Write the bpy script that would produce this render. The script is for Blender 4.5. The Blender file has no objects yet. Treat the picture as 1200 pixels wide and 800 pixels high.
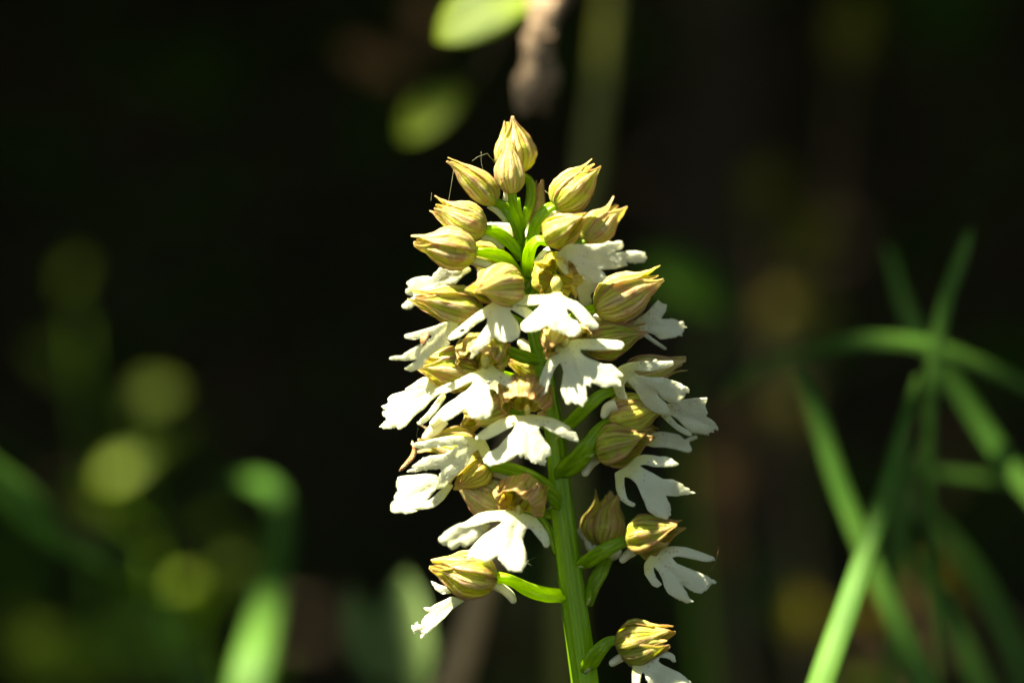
import bpy, math, random
import numpy as np
from mathutils import Vector, Matrix, noise
from mathutils.geometry import delaunay_2d_cdt

SC = bpy.context.scene
COL = SC.collection
R = math.radians

# ------------------------------------------------------------------ camera, sky, sun, exposure
D = 0.472                      # camera to orchid, metres
S = 1200 / 170.0               # photo pixels per millimetre at the orchid
Z0 = 0.30                      # height of the optical axis above the soil

cam_d = bpy.data.cameras.new("camera")
cam_d.lens = 100; cam_d.sensor_width = 36
cam_d.clip_start = 0.01; cam_d.clip_end = 500
cam_d.dof.use_dof = True
cam_d.dof.focus_distance = D - 0.004
cam_d.dof.aperture_fstop = 5.0
cam = bpy.data.objects.new("camera", cam_d)
cam.location = (0, -D, Z0); cam.rotation_euler = (R(90), 0, 0)
COL.objects.link(cam); SC.camera = cam

SUN = Vector((-0.46, -0.15, 0.84)).normalized()      # towards the sun
w = bpy.data.worlds.new("World"); SC.world = w; w.use_nodes = True
wn = w.node_tree; bg = wn.nodes["Background"]
sky = wn.nodes.new("ShaderNodeTexSky"); sky.sky_type = 'NISHITA'; sky.sun_disc = False
sky.sun_elevation = math.asin(SUN.z); sky.sun_rotation = math.atan2(SUN.x, SUN.y)
wn.links.new(sky.outputs[0], bg.inputs[0]); bg.inputs[1].default_value = 0.05
ld = bpy.data.lights.new("sun", 'SUN'); ld.energy = 5.0; ld.angle = R(0.53); ld.color = (1.0, 0.95, 0.84)
lo = bpy.data.objects.new("sun", ld); lo.rotation_euler = SUN.to_track_quat('Z', 'Y').to_euler()
lo.location = (0, 0, 6); COL.objects.link(lo)
SC.view_settings.view_transform = 'Standard'; SC.view_settings.look = 'None'
SC.view_settings.exposure = 2.75; SC.view_settings.gamma = 1
SC.view_settings.use_white_balance = True; SC.view_settings.white_balance_temperature = 7600; SC.view_settings.white_balance_tint = 6
SC.cycles.use_denoising = True
SC.cycles.max_bounces = 10; SC.cycles.diffuse_bounces = 7; SC.cycles.transmission_bounces = 6

# ------------------------------------------------------------------ helpers
def P(px, py, d=0.0):
    """photo pixel + millimetres towards the camera -> world point"""
    k = (D - d * 1e-3) / D
    return Vector(((px - 600) / S * 1e-3 * k, -d * 1e-3, Z0 + (400 - py) / S * 1e-3 * k))

def PY(px, py, y):             # the same with a depth behind the orchid in metres
    return P(px, py, -y * 1000)

def new_obj(name, me=None, mat=None, parent=None, kind=None):
    o = bpy.data.objects.new(name, me); COL.objects.link(o)
    if mat is not None and me is not None and not me.materials: me.materials.append(mat)
    if parent is not None: o.parent = parent
    if kind: o["kind"] = kind
    return o

def thing(name, label, cat, loc=(0, 0, 0), group=None):
    o = new_obj(name); o.empty_display_size = 0.01
    o["label"] = label; o["category"] = cat
    if group: o["group"] = group
    return o

def mesh(name, verts, faces, uvs=None, smooth=True):
    me = bpy.data.meshes.new(name)
    me.from_pydata([tuple(v) for v in verts], [], faces)
    if uvs is not None:
        ul = me.uv_layers.new(name="UVMap")
        li = np.empty(len(me.loops), dtype=np.int32); me.loops.foreach_get("vertex_index", li)
        ul.data.foreach_set("uv", np.asarray(uvs, dtype=np.float32)[li].ravel())
    if smooth: me.polygons.foreach_set("use_smooth", [True] * len(me.polygons))
    me.update()
    return me

def grid_faces(nu, nv, wrap=False, off=0):
    f = []
    for i in range(nu - 1):
        for j in range(nv if wrap else nv - 1):
            a = i * nv + j; b = i * nv + (j + 1) % nv
            f.append((off + a, off + b, off + b + nv, off + a + nv))
    return f

def spline(pts, n):
    """Catmull-Rom through tuples of equal length, n samples"""
    pts = [np.array(p, float) for p in pts]
    if len(pts) == 2: return [pts[0] * (1 - t) + pts[1] * t for t in np.linspace(0, 1, n)]
    Q = [2 * pts[0] - pts[1]] + pts + [2 * pts[-1] - pts[-2]]
    m = len(pts) - 1; out = []
    for t in np.linspace(0, m, n):
        i = min(int(t), m - 1); f = t - i
        p0, p1, p2, p3 = Q[i:i + 4]
        out.append(.5 * (2 * p1 + (p2 - p0) * f + (2 * p0 - 5 * p1 + 4 * p2 - p3) * f * f + (3 * p1 - p0 - 3 * p2 + p3) * f ** 3))
    return out

def sm(a, b, x):
    t = min(1, max(0, (x - a) / (b - a))); return t * t * (3 - 2 * t)

def tube(name, pts, mat, parent=None, n=24, m=14, ribs=0, rib=0.12, twist=0.0, flat=1.0, cap=True):
    """pts: (x, y, z, r) in world metres"""
    sp = spline(pts, n); V = []; UV = []
    c = [Vector(p[:3]) for p in sp]
    prev = None
    for i in range(n):
        t = (c[min(i + 1, n - 1)] - c[max(i - 1, 0)]).normalized()
        if prev is None:
            x = t.orthogonal().normalized() if abs(t.y) > .95 else (Vector((0, -1, 0)) - t * -t.y).normalized()
        else:
            x = (prev - t * prev.dot(t)).normalized()
        prev = x; y = t.cross(x)
        r = max(sp[i][3], 1e-6)
        for j in range(m):
            a = 2 * math.pi * j / m
            rr = r * (1 + (rib * math.cos(ribs * a + twist * i / n) if ribs else 0))
            V.append(c[i] + (x * math.cos(a) * flat + y * math.sin(a)) * rr); UV.append((i / (n - 1), j / m))
    F = grid_faces(n, m, True)
    if cap:
        V.append(c[0]); UV.append((0, .5)); V.append(c[-1]); UV.append((1, .5))
        k = len(V) - 2
        F += [(k, (j + 1) % m, j) for j in range(m)]
        F += [(k + 1, (n - 1) * m + j, (n - 1) * m + (j + 1) % m) for j in range(m)]
    return new_obj(name, mesh(name, V, F, UV), mat, parent)

def ptube(name, pts, mat, parent=None, **k):
    """pts: (px, py, d_mm, radius_px)"""
    return tube(name, [(*P(p[0], p[1], p[2]), p[3] / S * 1e-3) for p in pts], mat, parent, **k)

# ------------------------------------------------------------------ materials
class NT:
    def __init__(s, name):
        s.m = bpy.data.materials.new(name); s.m.use_nodes = True
        s.t = s.m.node_tree; s.t.nodes.clear()
        s.out = s.t.nodes.new("ShaderNodeOutputMaterial")
    def n(s, typ, props=None, **inp):
        nd = s.t.nodes.new("ShaderNode" + typ)
        for k, v in (props or {}).items(): setattr(nd, k, v)
        for k, v in inp.items():
            key = int(k[1:]) if k[0] == 'i' and k[1:].isdigit() else k.replace('_', ' ')
            s.put(nd.inputs[key], v)
        return nd
    def put(s, sock, v):
        if isinstance(v, bpy.types.NodeSocket): s.t.links.new(v, sock)
        elif isinstance(v, bpy.types.Node): s.t.links.new(v.outputs[0], sock)
        else:
            if isinstance(v, tuple) and len(v) == 3 and len(sock.default_value) == 4: v = (*v, 1)
            sock.default_value = v
    def math(s, op, a, b=0.0, c=None):
        nd = s.n("Math", {"operation": op}, i0=a, i1=b)
        if c is not None: s.put(nd.inputs[2], c)
        return nd.outputs[0]
    def mix(s, f, a, b):
        nd = s.n("MixRGB"); s.put(nd.inputs[0], f); s.put(nd.inputs[1], a); s.put(nd.inputs[2], b); return nd.outputs[0]
    def step(s, x, a, b, lo=0.0, hi=1.0):
        nd = s.n("MapRange", {"interpolation_type": 'SMOOTHSTEP'}, i0=x, i1=a, i2=b, i3=lo, i4=hi); return nd.outputs[0]
    def noise(s, vec, scale, detail=3.0, rough=.5):
        nd = s.n("TexNoise", None, Vector=vec, Scale=scale, Detail=detail, Roughness=rough); return nd.outputs[0]
    def finish(s, col, rough=.5, trans=.3, tcol=None, bump=None, bstr=.3, bdist=.0002, spec=.5, coat=0.0):
        p = s.n("BsdfPrincipled", None, Base_Color=col, Roughness=rough)
        p.inputs["Specular IOR Level"].default_value = spec
        if coat: p.inputs["Coat Weight"].default_value = coat; p.inputs["Coat Roughness"].default_value = .25
        if bump is not None:
            b = s.n("Bump", None, Strength=bstr, Distance=bdist, Height=bump)
            s.put(p.inputs["Normal"], b)
        if trans:
            t = s.n("BsdfTranslucent", None, Color=tcol if tcol is not None else col)
            if bump is not None: s.put(t.inputs["Normal"], b)
            mx = s.n("MixShader"); s.put(mx.inputs[0], trans); s.put(mx.inputs[1], p); s.put(mx.inputs[2], t)
            s.t.links.new(mx.outputs[0], s.out.inputs[0])
        else: s.t.links.new(p.outputs[0], s.out.inputs[0])
        return s.m
    def uv(s):
        sp = s.n("SeparateXYZ", None, i0=s.n("TexCoord").outputs["UV"]); return sp.outputs[0], sp.outputs[1]
    def obj(s): return s.n("TexCoord").outputs["Object"]

def mat_sepal(name, green, flush, vein, amount):
    k = NT(name); u, v = k.uv(); o = k.obj()
    comb = k.n("CombineXYZ", None, X=k.math('MULTIPLY', u, 2.2), Y=k.math('MULTIPLY', v, 14.0), Z=k.n("ObjectInfo").outputs["Random"]).outputs[0]
    strk = k.noise(comb, 2.0, 4.0)
    wob = k.math('MULTIPLY', k.noise(o, 500.0, 2.0), 1.3)
    ph = k.math('ADD', k.math('MULTIPLY', v, 27.0), wob)
    ln = k.math('POWER', k.math('ABSOLUTE', k.math('COSINE', ph)), 5.0)
    ln = k.math('MULTIPLY', ln, k.step(strk, .38, .62))
    band = k.step(k.math('COSINE', k.math('MULTIPLY', k.math('SUBTRACT', k.math('MULTIPLY', v, 2.0), 1.0), 9.0)), .55, -.75, .12, 1.0)
    fl = k.math('MULTIPLY', k.math('MULTIPLY', k.step(strk, .36, .58, .35, 1.0), k.step(u, .02, .6, .55, 1.0)), band)
    tip = k.step(u, .72, 1.0)
    edge = k.step(k.math('ABSOLUTE', k.math('SUBTRACT', v, .5)), .42, .5)
    c = k.mix(k.math('MULTIPLY', fl, amount), green, flush)
    c = k.mix(k.math('MULTIPLY', tip, .55), c, flush)
    c = k.mix(k.math('MULTIPLY', ln, .85), c, vein)
    c = k.mix(k.math('MULTIPLY', edge, .75), c, (.42, .15, .12))
    fine = k.noise(o, 2600.0, 3.0)
    rnd = k.n('ObjectInfo').outputs['Random']
    c = k.mix(k.math('MULTIPLY', k.step(rnd, .3, 1.0), .35), c, flush)
    blot = k.noise(o, 420.0, 3.0)
    c = k.mix(k.step(blot, .52, .66, 0, .55), c, (.66, .32, .22))
    c = k.mix(k.math('MULTIPLY', k.step(fine, .52, .7), .18), c, vein)
    h = k.math('ADD', k.math('MULTIPLY', ln, -1.6), k.math('MULTIPLY', fine, 1.0))
    return k.finish(c, .32, .68, k.mix(.30, c, (.93, .98, .20)), h, .5, .00025, .45)

M = {}
M['sepal'] = mat_sepal('sepal_olive', (.58, .70, .06), (.95, .76, .58), (.34, .08, .05), 1.0)
M['sepal_brown'] = mat_sepal('sepal_brownish', (.60, .62, .08), (.82, .56, .36), (.34, .09, .06), .8)
M['sepal_green'] = mat_sepal('sepal_green', (.52, .62, .05), (.82, .60, .38), (.30, .09, .05), .6)
M['petal_in'] = mat_sepal('inner_petal_yellow', (.74, .80, .13), (.82, .66, .28), (.45, .18, .08), .4)

def mat_lip():
    k = NT('lip_white'); u, v = k.uv(); o = k.obj()
    c = k.mix(k.step(u, .0, .33, .75, 0.0), (.85, .88, .74), (.78, .80, .26))
    vor = k.n("TexVoronoi", {"feature": 'F1'}, Vector=o, Scale=1700.0)
    cell = k.n("SeparateXYZ", None, i0=vor.outputs["Color"]).outputs[0]
    dot = k.math('MULTIPLY', k.step(vor.outputs["Distance"], .42, .22), k.step(cell, .55, .57))
    band = k.math('MULTIPLY', k.step(u, .08, .16), k.step(u, .50, .25))
    mid = k.step(k.math('ABSOLUTE', k.math('SUBTRACT', v, .5)), .34, .16)
    c = k.mix(k.math('MULTIPLY', k.math('MULTIPLY', dot, band), k.math('MULTIPLY', mid, .65)), c, (.34, .13, .15))
    big = k.noise(o, 260.0, 3.0)
    c = k.mix(k.step(big, .4, .75, 0, .22), c, (.70, .70, .52))
    rough_n = k.noise(o, 5200.0, 2.0)
    papil = k.n("TexVoronoi", {"feature": 'F1'}, Vector=o, Scale=3600.0).outputs["Distance"]
    h = k.math('ADD', k.math('ADD', k.math('MULTIPLY', papil, -.7), k.math('MULTIPLY', rough_n, .5)), k.math('MULTIPLY', big, .6))
    return k.finish(c, .33, .64, k.mix(.5, c, (.95, .97, .70)), h, .8, .00015, .6)
M['lip'] = mat_lip()

def mat_spur():
    k = NT('spur_pale'); u, v = k.uv(); o = k.obj()
    c = k.mix(k.noise(o, 600.0), (.80, .78, .62), (.70, .70, .42))
    return k.finish(c, .4, .4, None, k.noise(o, 2500.0), .3, .0001)
M['spur'] = mat_spur()

def mat_green(name, a, b, trans=.25, streak=26.0, rough=.38):
    k = NT(name); u, v = k.uv(); o = k.obj()
    comb = k.n("CombineXYZ", None, X=k.math('MULTIPLY', u, 3.0), Y=k.math('MULTIPLY', v, streak), Z=0.0).outputs[0]
    s_ = k.noise(comb, 1.0, 3.0)
    c = k.mix(k.step(s_, .35, .65), a, b)
    c = k.mix(k.step(k.noise(o, 1400.0, 3.0), .5, .8, 0, .35), c, tuple(x * .55 for x in a))
    h = k.math('ADD', s_, k.math('MULTIPLY', k.noise(o, 3000.0), .5))
    return k.finish(c, rough, trans, k.mix(.5, c, (.60, .78, .04)), h, .4, .0003)
M['stem'] = mat_green('stem_green', (.16, .34, .008), (.25, .47, .014), .45)
M['ovary'] = mat_green('ovary_green', (.16, .34, .008), (.38, .58, .03), .6, 10.0, .34)
M['column'] = mat_green('column_yellow', (.60, .55, .12), (.72, .66, .22), .35)
M['bract'] = mat_green('bract_pale', (.34, .46, .10), (.55, .60, .25), .4)

def mat_leaf(name, a, b, trans=.3, rough=.42, scale=60.0):
    k = NT(name); u, v = k.uv(); o = k.obj()
    n1 = k.noise(o, scale, 4.0)
    c = k.mix(k.step(n1, .35, .65), a, b)
    vein = k.math('POWER', k.math('ABSOLUTE', k.math('COSINE', k.math('MULTIPLY', v, 34.0))), 6.0)
    mid = k.step(k.math('ABSOLUTE', k.math('SUBTRACT', v, .5)), .05, .0)
    c = k.mix(k.math('MULTIPLY', vein, .22), c, tuple(min(1, x * 1.5) for x in b))
    c = k.mix(k.math('MULTIPLY', mid, .4), c, tuple(min(1, x * 1.9) for x in b))
    return k.finish(c, rough, trans, k.mix(.35, c, (.30, .42, .02)), k.math('ADD', vein, n1), .3, .0004, .10)
M['grass'] = mat_leaf('grass_green', (.045, .125, .018), (.075, .175, .028), .33)
M['leaf'] = mat_leaf('leaf_green', (.07, .12, .006), (.13, .19, .010), .35)
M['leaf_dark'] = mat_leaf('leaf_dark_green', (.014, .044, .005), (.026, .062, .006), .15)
M['leaf_pale'] = mat_leaf('leaf_pale_green', (.12, .20, .06), (.17, .26, .09), .35)
M['leaf_yellow'] = mat_leaf('leaf_withered_yellow', (.11, .11, .007), (.15, .125, .009), .3)
M['leaf_brown'] = mat_leaf('leaf_brown', (.12, .065, .02), (.17, .09, .03), .15)

def mat_rough(name, a, b, scale, bd=.004, rough=.9):
    k = NT(name); o = k.obj()
    n1 = k.noise(o, scale, 6.0, .65)
    v = k.n("TexVoronoi", None, Vector=o, Scale=scale * 3).outputs["Distance"]
    c = k.mix(k.step(n1, .3, .7), a, b); c = k.mix(k.step(v, .5, .1, 0, .4), c, tuple(x * .5 for x in a))
    return k.finish(c, rough, 0, None, k.math('ADD', n1, v), .7, bd, .25)
M['bark'] = mat_rough('bark', (.022, .017, .009), (.05, .036, .02), 30.0)
M['twig'] = mat_rough('twig_bark', (.11, .07, .04), (.42, .31, .20), 420.0, .002)
M['stalk'] = mat_green('stalk_olive', (.13, .15, .012), (.20, .20, .02), .2)
M['straw'] = mat_rough('dead_stalk', (.26, .17, .08), (.34, .24, .12), 90.0, .0005, .7)
M['soil'] = mat_rough('leaf_litter', (.030, .021, .013), (.055, .038, .02), 14.0, .01)
M['husk'] = mat_rough('dry_husk', (.30, .14, .05), (.50, .30, .13), 900.0, .0002, .6)
M['speck'] = mat_rough('dark_speck', (.02, .016, .012), (.05, .035, .02), 900.0, .0001, .5)
def mat_silk():
    k = NT('silk'); return k.finish((.42, .44, .26), .3, .5)
M['silk'] = mat_silk()

# ------------------------------------------------------------------ flower pieces
PROF = [(0, .16), (.035, .42), (.09, .66), (.18, .88), (.31, 1.0), (.46, .96), (.60, .79), (.74, .54), (.86, .33), (.94, .20), (1, .09)]
def prof(u):
    for (a, ra), (b, rb) in zip(PROF, PROF[1:]):
        if u <= b: return ra + (rb - ra) * (u - a) / (b - a)
    return PROF[-1][1]

def sepal(name, mat, parent, B, a, up, side, L, Rm, phi, hs, rm=1.0, lm=1.0, bend=0.0, split=0.0, seed=0, flare=0.0, nu=26, nv=17, sag=0.0):
    V = []; UV = []
    out = up * math.cos(phi) + side * math.sin(phi)
    rnd = random.Random(seed); fr = rnd.uniform(0, 50); tw = rnd.uniform(-.12, .12)
    for i in range(nu):
        u = i / (nu - 1)
        uu = 1 - (1 - u) ** 1.15
        r = Rm * (prof(uu) if not CUP else (.2 + .8 * sm(0, .45, uu)) * (1 - .25 * sm(.7, 1, uu))) * rm
        span = hs * (1 - (.2 if CUP else .55) * sm(.6, 1.0, uu))
        tipk = max(0, (uu - .66) / .34) ** 1.7
        c = B + a * (uu * L * lm) + up * (bend * L * uu * uu) + out * (split * Rm * tipk) + side * (tw * Rm * tipk)
        for j in range(nv):
            v = -1 + 2 * j / (nv - 1)
            ph = phi + v * span
            av = abs(v)
            rr = r * (1 + .10 * max(0, 1 - av * 2.6) - (.085 + .03 * math.sin(fr)) * math.cos(v * (8.2 + 1.4 * math.sin(fr * 3))) * sm(0, .2, uu) + .07 * sm(.72, 1, av) * (.5 + uu) + flare * uu * av)
            p = c + (up * math.cos(ph) + side * math.sin(ph)) * rr
            q = p * 260 + Vector((fr, 0, 0))
            p = p + (up * math.cos(ph) + side * math.sin(ph)) * (Rm * (.24 if 'brown' in mat.name else .14) * noise.noise(q) + Rm * .055 * noise.noise(q * 3.1)) * sm(0, .25, uu)
            V.append(p); UV.append((uu, (v + 1) / 2))
    o = new_obj(name, mesh(name, V, grid_faces(nu, nv), UV), mat, parent)
    md = o.modifiers.new("thickness", 'SOLIDIFY'); md.thickness = .00010; md.offset = -1
    return o

CUP = False
def hood(parent, base, tip, wpx, roll=0, bend=0, split=.25, opened=False, mat='sepal', seed=1, flare=0.0, tips=None):
    B = P(*base); T = P(*tip); ax = T - B; L = ax.length; a = ax / L
    ref = Vector((0, 0, 1)) if abs(a.z) < .93 else Vector((0, -1, 0))
    up = (ref - a * ref.dot(a)).normalized()
    up = Matrix.Rotation(R(roll), 3, a) @ up
    side = a.cross(up); Rm = wpx / S * 1e-3 / 2
    rnd = random.Random(seed * 7 + 3)
    k = dict(bend=bend, split=split)
    def S_(nm, m, phi, hs, rm, lm, n, **kw):
        d = dict(k); d.update(kw)
        sepal(nm, m, parent, B, a, up, side, L, Rm, R(phi + rnd.uniform(-6, 6)), R(hs), rm, lm * rnd.uniform(.97, 1.03), seed=seed * 13 + n, flare=flare, **d)
    ms = M[mat]
    if opened:
        S_('throat', M['petal_in'], 180, 100, .66 if not CUP else .9, .62, 6, split=0)
        S_('petal', M['petal_in'], 42, 34, .84, .86, 4, split=.1); S_('petal', M['petal_in'], -42, 34, .84, .86, 5, split=.1)
        S_('sepal', ms, 82, 58, .98, .95, 1); S_('sepal', ms, -82, 58, .98, .98, 2); S_('sepal', ms, 0, 56, 1.0, 1.0, 3)
    else:
        S_('petal', M['petal_in'], 60, 44, .86, .93, 4, split=.1); S_('petal', M['petal_in'], -60, 44, .86, .93, 5, split=.1)
        S_('sepal', ms, 122, 64, .97, .99, 1); S_('sepal', ms, -122, 64, .97, .96, 2); S_('sepal', ms, 0, 66, 1.0, 1.0, 3)

def lip(parent, poly, att, dist, d0, slope=.55, curve=0.02, cup=-.02, seed=1, side=0.0, ragged=1.0):
    pts = [np.array(p, float) for p in poly]
    n = len(pts); out = []
    for i in range(n):
        p0, p1, p2, p3 = pts[i - 1], pts[i], pts[(i + 1) % n], pts[(i + 2) % n]
        L = np.linalg.norm(p2 - p1); m = max(1, int(L / 1.1))
        for q in range(m):
            f = q / m; T = .45
            m1 = (p2 - p0) * .5 * T; m2 = (p3 - p1) * .5 * T
            h00 = 2 * f ** 3 - 3 * f * f + 1; h10 = f ** 3 - 2 * f * f + f; h01 = -2 * f ** 3 + 3 * f * f; h11 = f ** 3 - f * f
            out.append(h00 * p1 + h10 * m1 + h01 * p2 + h11 * m2)
    att = np.array(att, float); dist = np.array(dist, float); ax = dist - att; L = np.linalg.norm(ax); ax = ax / L
    pr = np.array([-ax[1], ax[0]])
    rag = []
    for i, p in enumerate(out):
        t = (p - att) @ ax / L; c = out[(i + 1) % len(out)] - out[i - 1]; nn = np.array([c[1], -c[0]]); nn = nn / (np.linalg.norm(nn) + 1e-6)
        amp = ragged * (.15 + .75 * sm(.55, 1.0, t))
        rag.append(p + nn * (amp * noise.noise(Vector((p[0] * .42, p[1] * .42, seed * 3.7))) + ragged * 1.1 * sm(.68, .9, t) * noise.noise(Vector((p[0] * .95, p[1] * .95, seed * 2.3)))))
    out = rag
    arr = np.array(out)
    def inside(x, y):
        X, Y = arr[:, 0], arr[:, 1]; X2, Y2 = np.roll(X, -1), np.roll(Y, -1)
        with np.errstate(divide='ignore', invalid='ignore'):
            c = ((Y > y) != (Y2 > y)) & (x < (X2 - X) * (y - Y) / (Y2 - Y + 1e-12) + X)
        return c.sum() % 2 == 1
    st = 2.2; inner = []
    lo_, hi_ = arr.min(0), arr.max(0); row = 0; y = lo_[1] + st / 2
    while y < hi_[1]:
        x = lo_[0] + (row % 2) * st / 2
        while x < hi_[0]:
            if inside(x, y) and np.min(np.hypot(arr[:, 0] - x, arr[:, 1] - y)) > 1.1: inner.append((x, y))
            x += st
        y += st * .87; row += 1
    nb = len(out)
    vs = [Vector((p[0], p[1])) for p in out] + [Vector(p) for p in inner]
    v2, _, fs, *_ = delaunay_2d_cdt(vs, [(i, (i + 1) % nb) for i in range(nb)], [], 1, 1e-4)
    F = []
    for f in fs:
        cx = sum(v2[i].x for i in f) / len(f); cy = sum(v2[i].y for i in f) / len(f)
        if inside(cx, cy): F.append(tuple(f))
    V = []; UV = []
    for p in v2:
        q = np.array((p.x, p.y)) - att
        t = (q @ ax) / S; s = (q @ pr) / S
        d = d0 + slope * t - curve * t * t + cup * s * s + side * s
        nv = Vector((p.x * .032, p.y * .032, seed * 5.1))
        dl = np.min(np.hypot(arr[:, 0] - p.x, arr[:, 1] - p.y))
        d += .8 * noise.noise(nv) * sm(0, 3, t) + .07 * noise.noise(nv * 4.3) * sm(0, 2, t)
        d += -.20 * math.exp(-(s / .55) ** 2) * sm(.5, 2.5, t)              # midrib groove
        d += (-.10 + .45 * noise.noise(Vector((p.x * .09, p.y * .09, seed * 9.1)))) * (1 - sm(0, 5, dl)) * sm(1.5, 5, t)                       # rolled margin
        V.append(P(p.x, p.y, d)); UV.append((max(0, t * S / L), .5 + s * .055))
    o = new_obj('lip', mesh('lip', V, F, UV), M['lip'], parent)
    md = o.modifiers.new("thickness", 'SOLIDIFY'); md.thickness = .00013; md.offset = 0
    return o

def column(parent, x, y, d, h=14, w=8):
    """yellow column with two darker pollen pouches, base at the lip"""
    ptube('column', [(x, y, d - .6, w * .30), (x, y - h * .3, d, w * .42), (x, y - h * .65, d + .3, w * .55), (x, y - h, d - .2, w * .30)], M['column'], parent, n=12, m=12, ribs=2, rib=.16)
    for s in (-1, 1):
        ptube('pollen_pouch', [(x + s * w * .28, y - h * .42, d + .55, .6), (x + s * w * .34, y - h * .62, d + .75, 1.2), (x + s * w * .22, y - h * .85, d + .55, .5)], M['sepal_green'], parent, n=7, m=8)

def fl(name='flower'):
    o = new_obj(name, None, None, ORCHID); o.empty_display_size = .002
    return o

def Z(ox, oy, k, pts): return [(ox + x / k, oy + y / k) for x, y in pts]
K = 6.6667

ORCHID = thing('orchid', 'tall pale orchid with a dense spike of white lipped flowers and olive hooded buds', 'orchid')

# stem
STEM = [(606, 232, 0, 3.2), (611, 275, 0, 4.4), (618, 330, 0, 6.0), (626, 390, 0, 8.0), (640, 450, 0, 9.6), (651, 520, 0, 11.5), (659, 600, 0, 13.2), (669, 680, 0, 14.2), (680, 760, 0, 15.0), (689, 830, 0, 15.6), (705, 1000, 0, 17), (716, 1300, 0, 19), (705, 1800, 0, 21), (690, 2520, 0, 24)]
ptube('stem', STEM, M['stem'], ORCHID, n=150, m=36, ribs=9, rib=.07, twist=5.0)
def stem_x(y):
    for a, b in zip(STEM, STEM[1:]):
        if a[1] <= y <= b[1]: return a[0] + (b[0] - a[0]) * (y - a[1]) / (b[1] - a[1])
    return STEM[0][0]
# basal leaves and sheath, below the frame
for i, (ang, ln) in enumerate([(20, .13), (140, .15), (255, .14), (320, .10)]):
    V = []; UV = []; n = 16; m = 9
    base = P(700, 2480, 0); dr = Vector((math.cos(R(ang)), math.sin(R(ang)), 0)); sd = Vector((-dr.y, dr.x, 0))
    for a_ in range(n):
        u = a_ / (n - 1); c = base + dr * (.002 + ln * u) + Vector((0, 0, .006 + .05 * math.sin(u * 2.3) * ln / .13))
        ww = .024 * math.sin(math.pi * min(1, u * .93 + .07)) ** .7
        for b_ in range(m):
            v = -1 + 2 * b_ / (m - 1); V.append(c + sd * (ww * v) + Vector((0, 0, .008 * abs(v)))); UV.append((u, (v + 1) / 2))
    o = new_obj('leaf', mesh('leaf', V, grid_faces(n, m), UV), M['leaf'], ORCHID)
    o.modifiers.new("thickness", 'SOLIDIFY').thickness = .0005

def ovary(parent, pts, ribs=3):
    o = ptube('ovary', [(a, b_, c, r * 1.12) for a, b_, c, r in pts], M['ovary'], parent, n=30, m=24, ribs=ribs, rib=.26, twist=6.5)
    return o
def spur(parent, pts):
    n = len(pts)
    p = list(pts); e = p[-1]; q = p[-2]
    L_ = math.hypot(e[0] - q[0], e[1] - q[1]) + 1e-6; ux, uy = (e[0] - q[0]) / L_, (e[1] - q[1]) / L_
    p = [(a, b_, c, r * .92) for a, b_, c, r in p]
    for f_, g_ in ((.45, .86), (.8, .55), (.97, .15)): p.append((e[0] + ux * e[3] * f_, e[1] + uy * e[3] * f_, e[2], e[3] * .92 * g_))
    return ptube('spur', p, M['spur'], parent, n=30, m=14)
def bract(parent, x, y, d, dx, dy, w_=3.2):
    return ptube('bract', [(x - dx * .2, y - dy * .2 + 3, d - .8, w_ * .25), (x + dx * .3, y + dy * .3 + 1, d + .3, w_ * .8), (x + dx, y + dy, d + .8, .3)], M['bract'], parent, n=10, m=10, flat=.45)

# ---------------- top buds
b = fl('flower_bud')   # large terminal bud, behind
hood(b, (605, 205, -2), (598, 137, -1), 50, roll=35, split=.16, seed=2)
ovary(b, [(606, 204, -2, 4), (621, 212, -2.5, 4.2), (622, 232, -2, 4.6), (616, 252, -1, 4.2), (611, 272, 0, 3)])
b = fl('flower_bud')   # small terminal bud, in front
hood(b, (600, 228, 4), (597, 163, 4.5), 34, roll=-12, split=.08, seed=3)
ovary(b, [(600, 226, 4, 4), (603, 240, 3.6, 4.6), (608, 258, 2.4, 4.8), (611, 284, .5, 3.6)])
spur(b, [(594, 225, 2.5, 4), (592, 238, 2, 3.4), (597, 250, 1.5, 3)])
b = fl('flower_bud')   # upper left, beaked
hood(b, (579, 240, 2), (541, 176, 3), 36, roll=0, bend=-.28, split=.10, seed=4)
ovary(b, [(577, 235, 2, 4), (592, 242, 2, 5), (603, 262, 1.5, 5.2), (610, 292, 0, 4)])
spur(b, [(573, 240, 1, 5), (584, 248, 1, 4.6), (592, 257, 1, 4)])
b = fl('flower_bud')   # left, second row
hood(b, (570, 270, 4), (503, 246, 5), 45, roll=10, bend=.10, split=.42, seed=5)
ovary(b, [(567, 268, 4, 4), (583, 272, 4, 5.4), (600, 288, 2.5, 5.6), (611, 303, .5, 4)])
spur(b, [(564, 277, 2.5, 6), (577, 280, 2.5, 5), (587, 288, 2, 4.6)])
b = fl('flower_bud')   # left, third row
hood(b, (559, 298, 7), (482, 281, 7), 48, roll=-15, bend=-.02, split=.12, seed=6)
ovary(b, [(556, 294, 7, 4), (573, 296, 7, 5.4), (592, 305, 5, 6.2), (613, 328, 1, 5)])
spur(b, [(552, 305, 5, 6), (572, 311, 5, 5.6), (588, 319, 4, 5)])
f = fl()               # behind left: yellow hood, white lip lit to the left
hood(f, (590, 305, -4), (545, 292, -5), 44, roll=0, split=.2, seed=7, mat='petal_in')
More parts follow.
